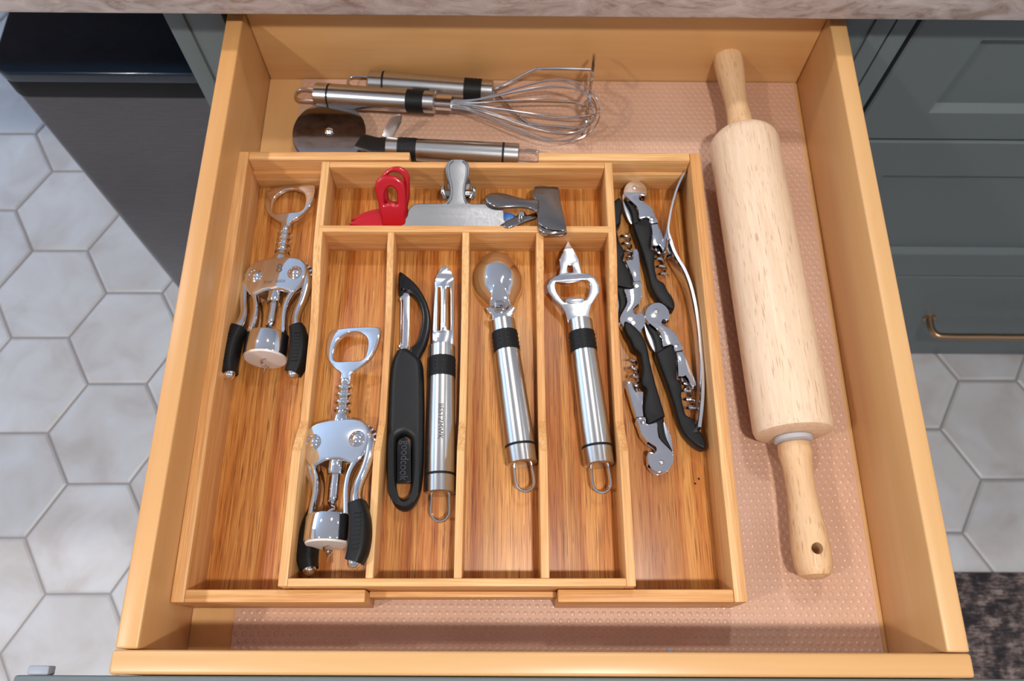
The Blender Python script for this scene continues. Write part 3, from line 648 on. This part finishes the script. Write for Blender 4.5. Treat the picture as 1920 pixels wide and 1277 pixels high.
for q in [(-0.01045,0.11106),(-0.00875,0.06831)]: link('pivot_pin', lathe([(0, .0015), (.0014, .001), (.0014, -.001), (0, -.0015)], 10, 'y'), 'chrome', t_, (q[0], q[1], .0018))
# ================================================================== WINGED CORKSCREWS
def corkscrew(label, loc, rot, headrot, group, tk):
    r = thing('winged_corkscrew', label, 'corkscrew', loc, rot, group)
    mm = .001
    link('cup', lathe([(.0150, .0002), (.0182, .0004), (.0187, .0015), (.0187, .0185), (.0180, .0200), (.006, .0210)], 48), 'chrome', r)
    link('cap_disc', lathe([(.0, -.0012), (.0120, -.0013), (.0168, -.0009), (.0176, .0004), (.0176, .0030)], 48), 'white_plastic', r)
    for s in (-1, 1):
        pth = catmull([(s*.0150, .0180, 0), (s*.0138, .028, 0), (s*.0128, .040, 0), (s*.0140, .051, 0), (s*.0180, .061, 0)], 5)
        link('frame_bar', sweep(pth, [.0026]*len(pth), [.0075]*len(pth), 14, power=.6), 'chrome', r)
    body = [(0, .0955), (.011, .0950), (.0205, .0925), (.0265, .0865), (.0285, .0785), (.0265, .0690), (.0225, .0620), (.0178, .0575), (.0130, .0590), (.0065, .0618), (0, .0625)]
    full = body+[(-x, y) for x, y in body[::-1][1:-1]]
    link('frame_body', plate(full, (), .0150, .0022, 0, smooth=4, res=4), 'chrome', r)
    for s in (-1, 1):
        link('rivet', lathe([(.0066, .0070), (.0064, .0080), (.0054, .0086), (.0050, .0080), (.0035, .0094), (0, .0100)], 28, 'z'), 'chrome', r, (s*.0182, .0775, 0))
        tuck = tk[0] if s < 0 else -tk[1]; tz = tk[2] if s < 0 else tk[3]
        lev = catmull([(s*.0255, .0800, 0), (s*.0285, .0700, 0), (s*.0275, .0560, 0), (s*.0248, .0420, 0), (s*.0250, .0330, 0), (s*.0275, .0255, 0)], 4)
        n = len(lev)
        lv = link('wing_lever', sweep([(p.x+tuck*max(0, .0775-p.y)/.052, p.y, p.z+tz*max(0, .0775-p.y)/.052) for p in lev], [.0042-.0008*math.sin(PI*k/n) for k in range(n)], [.0050+.0012*math.cos(2*PI*k/n) for k in range(n)], 14, power=.7), 'chrome', r)
        gp = catmull([(s*.0270, .0265, 0), (s*.0305, .0150, 0), (s*.0318, .0030, 0), (s*.0312, -.0080, 0), (s*.0290, -.0160, 0)], 5); n = len(gp)
        link('wing_grip', sweep([(p.x+tuck, p.y, p.z+tz) for p in gp], [.0060+.0013*math.sin(PI*k/(n-1)) for k in range(n)], [.0072+.0010*math.sin(PI*k/(n-1)) for k in range(n)], 16, power=.55), 'rubber', lv)
        bm = bmesh.new()
        for k in range(9): bmesh.ops.create_cube(bm, size=1, matrix=Matrix.Translation((s*.0318+tuck+s*.0005*math.sin(k/8*PI), .0175-.0032*k, .0080+tz)) @ Matrix.Diagonal((.0055, .0008, .0008, 1)))
        link('grip_ridges', frombm(bm), 'rubber', lv, kind='stuff')
        link('wing_tip', lathe([(.0052, .001), (.0050, -.001), (.0040, -.0034), (.0022, -.0048), (0, -.0052)], 20), 'chrome', lv, (s*.0289+tuck, -.0160, tz), (0, 0, math.radians(-14*s)))
        bm = bmesh.new()
        for k in range(9):
            a = math.radians(90-s*(-30+20*k)) if s > 0 else math.radians(90+(-30+20*k))
            c_ = Vector((s*.0182+.0118*math.cos(a), .0775+.0118*math.sin(a), 0))
            mt = Matrix.Translation(c_) @ Matrix.Rotation(a, 4, 'Z') @ Matrix.Diagonal((.0042, .0016, .0050, 1)); bmesh.ops.create_cube(bm, size=1, matrix=mt)
        bmesh.ops.create_cone(bm, cap_ends=True, segments=28, radius1=.0105, radius2=.0105, depth=.005, matrix=Matrix.Translation((s*.0182, .0775, 0)))
        link('lever_gear', frombm(bm), 'chrome', lv, kind='stuff')
    link('collar_nut', lathe([(.0040, .0520), (.0062, .0525), (.0066, .0545), (.0066, .0600), (.0062, .0630)], 28), 'chrome', r)
    link('worm_shaft', lathe([(.0012, .0300), (.0034, .0330), (.0036, .0350), (.0036, .0540)], 24), 'chrome', r)
    hx = [(.0030*math.cos(2*PI*q/14), .0350-.0085*q/14, .0030*math.sin(2*PI*q/14)) for q in range(0, 72)]
    hx += [(.0012, hx[-1][1]-.002, .001), (.0004, hx[-1][1]-.0055, 0)]
    link('worm', wire(hx, [.0011]*(len(hx)-4)+[.0009, .0007, .0004, .0001], 8), 'chrome', r)
    pr = [(.0078, .0940), (.0078, .0985), (.0066, .1010), (.0052, .1015)]
    for k in range(4): y = .1030+.0062*k; pr += [(.0050, y), (.0068, y+.0010), (.0070, y+.0022), (.0050, y+.0034), (.0042, y+.0044)]
    pr += [(.0050, .1290), (.0046, .1310)]
    sp_ = link('ridged_spindle', lathe(pr, 28), 'chrome', r)
    hd = [(-.0045, .1270), (-.0048, .1360), (-.0110, .1405), (-.0195, .1490), (-.0232, .1590), (-.0232, .1720), (-.0190, .1760), (0, .1775), (.0200, .1765), (.0236, .1710), (.0228, .1590), (.0190, .1490), (.0110, .1405), (.0048, .1360), (.0045, .1270)]
    hl = [(-.0125, .1478), (0, .1470), (.0125, .1478), (.0152, .1560), (.0135, .1660), (.0070, .1715), (0, .1730), (-.0070, .1715), (-.0135, .1660), (-.0152, .1560)]
    pv = Vector((0, .128, 0)); hr = headrot
    def hf(c):
        q = Vector(c)-pv; q = Matrix.Rotation(hr[1], 3, 'Z') @ (Matrix.Rotation(hr[0], 3, 'Y') @ q); return q+pv
    link('opener_head', plate(hd, [hl], .0042, .0012, 0, smooth=4, res=3, fn=hf), 'chrome', sp_)
    return r
D = math.radians
c1 = corkscrew('chrome winged corkscrew alone in the left side tray', (-.2060, .0985, .0073+.0194), (D(-4.5), D(-9), D(.5)), (D(2), D(1)), 'winged corkscrews', (.0035, .002, .008, .002))
em = link('engraved_emblem', text_mesh('8', .0125, .00004), 'engrave', c1, (.0035, .0830, .00752), smooth=False)
em2 = link('engraved_text', text_mesh('ENV   BEEA', .0040, .00004), 'engrave', c1, (.0010, .0700, .00752), smooth=False)
c2 = corkscrew('chrome winged corkscrew in the front left compartment of the centre tray', (-.1358, -.0555, .0275+.0198), (D(-3.2), D(-15), D(.6)), (D(-2), D(-5)), 'winged corkscrews', (.012, .002, -.006, .011))
# ================================================================== WAITER'S CORKSCREWS (local outlines, pivot of the lever head at the origin)
Z1 = "3.757 1150 560"
WO = (.1290, .1500, .0160)
lev1 = [(-0.01678,-0.00614),(-0.01421,0.00019),(-0.00969,0.00387),(-0.0041,0.00499),(0.0004,0.00259),(0.00341,-0.00171),(0.004,-0.00734),(0.00313,-0.01108),(0.00031,-0.01136),(-0.00122,-0.01058),(-0.00283,-0.01285),(-0.0023,-0.0159),(0.00399,-0.01969),(0.00903,-0.02531),(0.01146,-0.03313),(0.01324,-0.03662),(0.01296,-0.03882),(0.00975,-0.04),(0.00617,-0.0399),(0.00576,-0.0355),(0.00321,-0.03422),(-0.00317,-0.03621),(-0.00353,-0.03088),(-0.00475,-0.0237),(-0.00925,-0.01846),(-0.01442,-0.01359),(-0.01652,-0.01015)]
lev2 = [(0.00765,-0.04092),(0.01312,-0.03985),(0.01625,-0.04882),(0.01926,-0.05896),(0.02184,-0.06799),(0.02198,-0.07049),(0.01837,-0.07151),(0.01723,-0.06802),(0.01578,-0.06402),(0.01411,-0.06114),(0.01284,-0.06228),(0.00787,-0.06231),(0.0085,-0.04887)]
bodyo = [(-0.00939,-0.0436),(-0.00803,-0.04102),(0.00356,-0.03448),(0.00514,-0.03758),(0.00709,-0.04375),(0.00703,-0.0527),(0.00561,-0.06409),(0.00888,-0.06783),(0.00992,-0.07281),(0.00889,-0.08025),(0.01013,-0.09005),(0.01162,-0.09636),(0.0169,-0.09995),(0.01998,-0.1075),(0.02286,-0.11166),(0.02523,-0.11757),(0.02534,-0.12288),(0.02313,-0.12465),(0.01584,-0.12023),(0.00905,-0.11174),(0.00516,-0.10219),(0.00265,-0.08888),(-0.00141,-0.07164),(-0.00571,-0.05659)]
neckb = [(-0.016,-0.01361),(-0.01103,-0.01781),(-0.00567,-0.02305),(-0.00329,-0.03088),(-0.00293,-0.03634),(0.00354,-0.03474),(0.00335,-0.03733),(-0.00831,-0.04154),(-0.00908,-0.03482),(-0.01069,-0.02597),(-0.0141,-0.01849)]
knife = [(-0.0167,-0.01321),(-0.0141,-0.01849),(-0.01069,-0.02597),(-0.00901,-0.03378),(-0.00874,-0.03896),(-0.01104,-0.03743),(-0.01348,-0.03225),(-0.0157,-0.02508),(-0.01685,-0.01785)]
rivs = [(-0.00684,-0.00339),(0.00817,-0.03548)]
wpts = [(0.01256,-0.06592),(0.01844,-0.09244)]
def waiter(label, loc, rotz, flip=False, sx=1.0, group="waiter's corkscrews in the right side tray"):
    r = thing('waiter_corkscrew', label, 'corkscrew', loc, (PI if flip else 0, 0, rotz), group)
    link('handle_body', plate(bodyo, (), .0125, .0018, 0, smooth=3, res=3), 'body_black', r)
    link('handle_neck', plate(neckb, (), .0070, .0010, 0, smooth=3), 'body_black', r)
    link('foil_knife', plate(knife, (), .0012, .0003, 0, smooth=3), 'steel_head', r)
    for zz in (-.0047, .0047):
        l1 = link('lever_plate', plate(lev1, (), .0014, .0004, zz, smooth=2), 'chrome', r)
        l2 = link('lever_foot', plate(lev2, (), .0014, .0004, zz*.8, smooth=0), 'chrome', r)
    # folded spine joining the two lever cheeks
    spn = [lev1[k] for k in (12, 13, 14, 15, 16)]
    link('lever_spine', sweep([(a, b, 0) for a, b in spn], .0006, .0046, 8, power=.4), 'chrome', r)
    spn = [lev2[k] for k in (1, 2, 3, 4)]
    link('lever_spine', sweep([(a, b, 0) for a, b in spn], .0006, .0038, 8, power=.4), 'chrome', r)
    tp = [lev1[k] for k in (1, 2, 3, 4, 5, 6, 7)]
    link('cap_hook', sweep(catmull([(a, b, 0) for a, b in tp[4:]], 3), .0006, .0046, 8, power=.4), 'chrome', r)
    for q in rivs:
        link('rivet', lathe([(.0015, -.0062), (.0021, -.0056), (.0021, .0056), (.0015, .0062), (0, .0064)], 14, 'z'), 'steel_head', r, (q[0], q[1], 0))
    a, b = Vector((*wpts[0], 0)), Vector((*wpts[1], 0)); d = (b-a); L = d.length; d.normalize(); s = d.cross(Vector((0, 0, 1)))
    turns = 3.6; n = 60; pts = [a-d*.016, a-d*.006]
    for k in range(n+1):
        t = k/n; ph = 2*PI*turns*t; rr = .0038*min(1, t*6); pts.append(a+d*L*t+s*rr*math.cos(ph)+Vector((0, 0, 1))*rr*math.sin(ph))
    link('worm', wire(pts, [.0012]*(len(pts)-6)+[.0011, .0010, .0008, .0006, .0004, .0002], 8), 'steel_head', r)
    return r
# head rivet is the anchor: move so that it lies on the given spot
def place_w(label, px, rz, flip=False, z=.0160):
    a = Vector((rivs[0][0], rivs[0][1], 0)); R3 = Matrix.Rotation(rz, 3, 'Z') @ (Matrix.Rotation(PI, 3, 'X') if flip else Matrix.Identity(3))
    q = Vector((px[0], px[1], z))-R3 @ a
    return waiter(label, (q.x, q.y, z), rz, flip)
p1 = [(0.10995,0.27098),(0.12355,0.23919)]; p2 = [(0.10165,0.13525),(0.11783,0.01409)]; p3 = [(0.10662,0.17154),(0.08656,0.29015)]
p4 = [(0.12216,0.14661),(0.13717,0.11452),(0.10458,0.04811)]
def ang_(a, b): return math.atan2(b[1]-a[1], b[0]-a[0])
base = ang_(p4[0], p4[1])
place_w("black and chrome waiter's corkscrew farthest back in the right side tray", p1[0], ang_(p1[0], p1[1])-base)
place_w("black and chrome waiter's corkscrew nearest the outer wall with its tail lowest right", p4[0], 0.0)
place_w("black and chrome waiter's corkscrew at the front with its steel head nearest the viewer", p2[1], ang_(p2[1], p4[2])-base)
fb = math.atan2(-(rivs[1][1]-rivs[0][1]), rivs[1][0]-rivs[0][0])
place_w("black and chrome waiter's corkscrew pressed against the centre tray wall, head pointing at the viewer", p2[0], ang_(p2[0], p3[0])-fb, True)
# ================================================================== STEEL SERVER ON EDGE
sv = thing('cake_server', 'thin curved steel cake server standing on edge along the right wall of the side tray', 'server', (.145, .17, .0073))
sp_ = [(-0.00967,0.04874),(-0.00788,0.04069),(-0.00575,0.03112),(-0.00221,0.02218),(0.00257,0.01178),(0.00651,-0.00261),(0.00911,-0.02131),(0.01027,-0.04013),(0.01047,-0.06432),(0.01019,-0.08322),(0.00861,-0.10172),(0.00597,-0.11761),(0.00374,-0.12878)]
n_ = len(catmull([(a, b, 0) for a, b in sp_], 4))
link('handle_strip', sweep([(p.x, p.y, .0135) for p in catmull([(a, b, 0) for a, b in sp_], 4)], [.0019]*n_, [.0110-.0025*k/n_ for k in range(n_)], 12, power=.3), 'steel_head', sv)
bl = [(0.01047,0.11131),(0.006,0.10328),(0.00083,0.09194),(-0.00403,0.0774),(-0.00792,0.06255),(-0.01027,0.04901),(-0.00954,0.0394)]
link('blade', sweep([(p.x, p.y, .0155) for p in catmull([(a, b, 0) for a, b in bl], 4)], .0012, .0140, 12, power=.3), 'steel_head', sv)
fl2 = [(-0.00839,0.05362),(-0.01044,0.04443),(-0.012,0.03532),(-0.01143,0.03002)]
link('joint_tab', sweep([(p.x, p.y, .0120) for p in catmull([(a, b, 0) for a, b in fl2], 4)], .0010, .0115, 10, power=.35), 'steel_head', sv)
# ================================================================== CLIPS
# big dull grey bulldog clip, leaning on the rear wall of the centre tray
CLT = 30
GO = (-.0500, .2200, .0440)
g = thing('bulldog_clip', 'large dull grey steel bulldog clip leaning on the back wall', 'clip', GO, (D(30), 0, 0))
go = [(-0.04253,-0.00869),(-0.04272,0.00516),(-0.04162,0.00988),(-0.03863,0.01376),(-0.03439,0.01525),(-0.01961,0.01556),(-0.01116,0.01604),(-0.00777,0.01898),(-0.00607,0.02524),(-0.00689,0.0325),(-0.00876,0.03922),(-0.00979,0.04593),(-0.00789,0.05058),(-0.00421,0.05298),(0.00104,0.05343),(0.00628,0.05274),(0.00974,0.04968),(0.0108,0.04504),(0.00996,0.03884),(0.00806,0.03157),(0.00743,0.02533),(0.00827,0.01962),(0.01081,0.01599),(0.01841,0.01562),(0.03109,0.01571),(0.0385,0.01305),(0.04043,0.0094),(0.04078,0.0026),(0.04052,-0.00811)]
def clipfn(c): return c
link('front_plate', plate(go, (), .0016, .0006, 0, smooth=3, res=2), 'clip_grey', g)
cx_ = go[14][0]
for s in (0, 1):
    idx = (6, 7, 8, 9, 10, 11, 12, 13) if s == 0 else (22, 21, 20, 19, 18, 17, 16, 15)
    pth = [Vector((cx_+(go[k][0]-cx_)*.80, go[k][1]-.0006*(1 if k in (12, 13, 15, 16) else 0), .0006)) for k in idx]
    link('pressed_rib', wire(catmull(pth, 4), .0012, 8), 'clip_grey', g)
bk = [(x, y) for x, y in go]
link('rear_plate', plate(bk, (), .0014, .0005, 0, smooth=3, fn=lambda c: (c.x, c.y*.76, c.z-.0022-max(0, c.y-.002)*.42)), 'clip_grey', g)
ybar = (go[8][1]+go[7][1])/2
link('spring_barrel', lathe([(.0036, -.0125), (.0040, -.0115), (.0040, .0115), (.0036, .0125)], 20, 'x'), 'clip_chrome', g, (cx_, ybar+.002, -.0062))
for s in (-1, 1): link('side_ear', sweep([(cx_+s*.0110, ybar-.002, -.003), (cx_+s*.0135, ybar+.003, -.004), (cx_+s*.0130, ybar+.008, -.007)], .0022, .0016, 10), 'clip_chrome', g)
# mirrored steel clip at the right end of the row
k_ = thing('metal_clip', 'mirrored steel clip with handle pointing left, jaw overhanging the divider', 'clip', (.0200, .2280, .0600), (D(-14), 0, 0))
jw = [(-0.00189,0.02245),(0.00344,0.02343),(0.0098,0.02226),(0.01774,0.02142),(0.01819,0.01228),(0.01964,-0.00117),(0.02141,-0.01576),(0.02307,-0.02929),(0.01764,-0.03033),(0.00853,-0.02901),(0.0025,-0.02525),(-0.00069,-0.02029),(-0.00093,-0.01018),(-0.00058,-0.00137),(-0.00214,0.00605),(-0.00439,0.00978),(-0.00407,0.01813)]
link('jaw_plate', plate(jw, (), .0014, .0005, 0, smooth=2, fn=lambda c: (c.x, c.y, c.z-90*max(0, (c.x-.004)*0)**2)), 'clip_chrome', k_)
hdl = [(-0.00014,0.00422),(-0.00745,0.00415),(-0.01788,0.00733),(-0.02838,0.01143),(-0.03574,0.01257),(-0.04202,0.01129),(-0.0455,0.00705),(-0.04478,0.00258),(-0.04125,-0.00213),(-0.03551,-0.00501),(-0.02929,-0.00524),(-0.02205,-0.00458),(-0.0148,-0.00451),(-0.00756,-0.0059),(-0.00141,-0.00993),(0.00023,-0.00436)]
link('handle_lever', plate(hdl, (), .0034, .0015, .0010, smooth=4, res=4), 'clip_chrome', k_)
lp = [(-0.00068,-0.02),(0.0035,-0.02595),(0.01056,-0.02899),(0.01764,-0.03033),(0.02307,-0.02929),(0.02249,-0.03113),(0.01452,-0.03289),(0.0064,-0.03297),(0.00088,-0.02993),(-0.00057,-0.02528)]
link('folded_lip', plate(lp, (), .0050, .0015, -.0026, smooth=3, res=3), 'clip_chrome', k_)
l2_ = [(-0.00119,-0.01115),(-0.01162,-0.01605),(-0.02196,-0.02263),(-0.02917,-0.0227),(-0.0287,-0.01694),(-0.01886,-0.00957),(-0.01677,-0.00515),(-0.01154,-0.00391),(-0.00948,-0.00802),(-0.00214,-0.005)]
link('lower_lever', plate(l2_, (), .0030, .0010, -.0050, smooth=3), 'clip_chrome', k_)
rv = [(-0.01448,-0.01134)][0]
link('pivot_pin', lathe([(.0022, -.004), (.0028, .0004), (.0022, .0014), (0, .0018)], 16, 'z'), 'chrome', k_, (rv[0], rv[1], 0))
link('lower_jaw', plate([(x, y) for x, y in jw], (), .0014, .0005, 0, smooth=2, fn=lambda c: (c.x*.97, c.y*.97, c.z-.0042)), 'clip_chrome', k_)
# blue clip behind the grey plate
b_ = thing('bag_clip', 'blue plastic clip mostly hidden behind the grey bulldog clip', 'clip', (-.0040, .2225, .0285), (D(25), 0, 0))
bc = [(-0.01339,0.00484),(-0.01267,0.01016),(-0.00863,0.01285),(-0.00328,0.01342),(0.00207,0.01239),(0.00551,0.00923),(0.0064,0.00498),(0.00835,0.00073),(0.00817,-0.00353),(-0.01281,-0.00368)]
link('upper_jaw', plate(bc, (), .0040, .0014, .0095, smooth=3, res=3), 'blue', b_)
link('lower_jaw', plate([(x, y*.95) for x, y in bc], (), .0036, .0012, .0042, smooth=3, res=3), 'blue', b_)
# red clip
r_ = thing('bag_clip', 'glossy red plastic bag clip with two looped handles standing up', 'clip', (-.1060, .2200, .0420), (D(45), 0, 0))
ro = [(-0.01329,0.033),(-0.01092,0.03826),(-0.0058,0.04068),(0.00056,0.04125),(0.00646,0.03988),(0.01065,0.03654),(0.01237,0.0313),(0.01286,0.02299),(0.0125,0.01229),(0.0118,0.00612),(0.01068,-0.00259),(-0.00725,-0.00272),(-0.00924,0.00287),(-0.01044,0.00905),(-0.01205,0.02129),(-0.01341,0.0281)]
rh = [(-0.00282,0.03006),(0.00012,0.03181),(0.00318,0.0301),(0.00483,0.02672),(0.00489,0.02141),(0.00438,0.01683),(-0.00054,0.01794),(-0.00543,0.01676),(-0.00565,0.02133),(-0.00493,0.02665)]
link('front_lever', plate(ro, [rh], .0062, .0028, 0, smooth=5, res=5), 'red', r_)
fp = [(-0.00543,0.01676),(-0.00052,0.01848),(0.00423,0.01683),(0.00386,-0.0017),(-0.00567,-0.00177)]
link('lever_web', plate(fp, (), .0020, .0006, .0002, smooth=0), 'red', r_)
rr_ = [(-0.00837,0.03107),(-0.00523,0.03568),(0.00022,0.03914),(0.00624,0.04002),(0.01212,0.03809),(0.01532,0.03316),(0.01571,0.0274),(0.01488,0.01339),(0.01281,0.00389),(0.01188,-0.0041),(-0.00926,-0.00426),(-0.00891,0.01321)]
rh2 = [(-0.0016,0.0338),(0.00224,0.03535),(0.00669,0.03462),(0.00955,0.03196),(0.01063,0.02659),(0.00954,0.01726),(0.00764,0.01019),(-0.00226,0.01011),(-0.00336,0.01951),(-0.00298,0.02957)]
rl = link('rear_lever', plate(rr_, [rh2], .0046, .0020, 0, smooth=4, res=4), 'red', r_, (0, .0080, -.0080), (D(5), 0, 0))
jf = [(-0.03676,-0.00242),(-0.03188,0.0023),(-0.0266,0.00518),(-0.02053,0.00722),(-0.0118,0.00882),(0.01143,0.00952),(0.01284,0.00607),(0.01912,0.00381),(0.02755,-0.00074),(0.03062,-0.00264),(-0.00287,-0.00403)]
link('front_jaw', plate(jf, (), .0034, .0014, 0, smooth=3, res=3), 'red', r_, (0, -.0004, -.0012), (D(-25), 0, 0))
link('rear_jaw', plate([(x*.97, y*.95) for x, y in jf], (), .0034, .0014, 0, smooth=3, res=3), 'red', r_, (0, .0022, -.0068), (D(-25), 0, 0))
sp2 = [(0.00294,0.03241),(0.00702,0.03191),(0.00987,0.02926),(0.01069,0.02351),(0.00999,0.01733),(0.00858,0.0048)]
link('spring_wire', wire(catmull([(a, b+.004, -.0040) for a, b in sp2], 5), .0007, 7), 'wire', r_)
# crumbs
for x, y in [(0.14968,0.00419),(0.14634,0.00025)]:
    bm = bmesh.new(); bmesh.ops.create_icosphere(bm, subdivisions=1, radius=.0010)
    for v in bm.verts: v.co *= random.uniform(.6, 1.2); v.co.z *= .6
    tag(link('crumb', frombm(bm), 'rubber', loc=(x, y, .0079)), 'tiny dark crumb on the floor of the right side tray', 'crumb', 'crumbs in the right side tray')
# ================================================================== lift everything so that the floor is z = 0
for o in list(col.objects):
    if o.parent is None and o.type not in ('CAMERA', 'LIGHT'): o.location.z += ZF
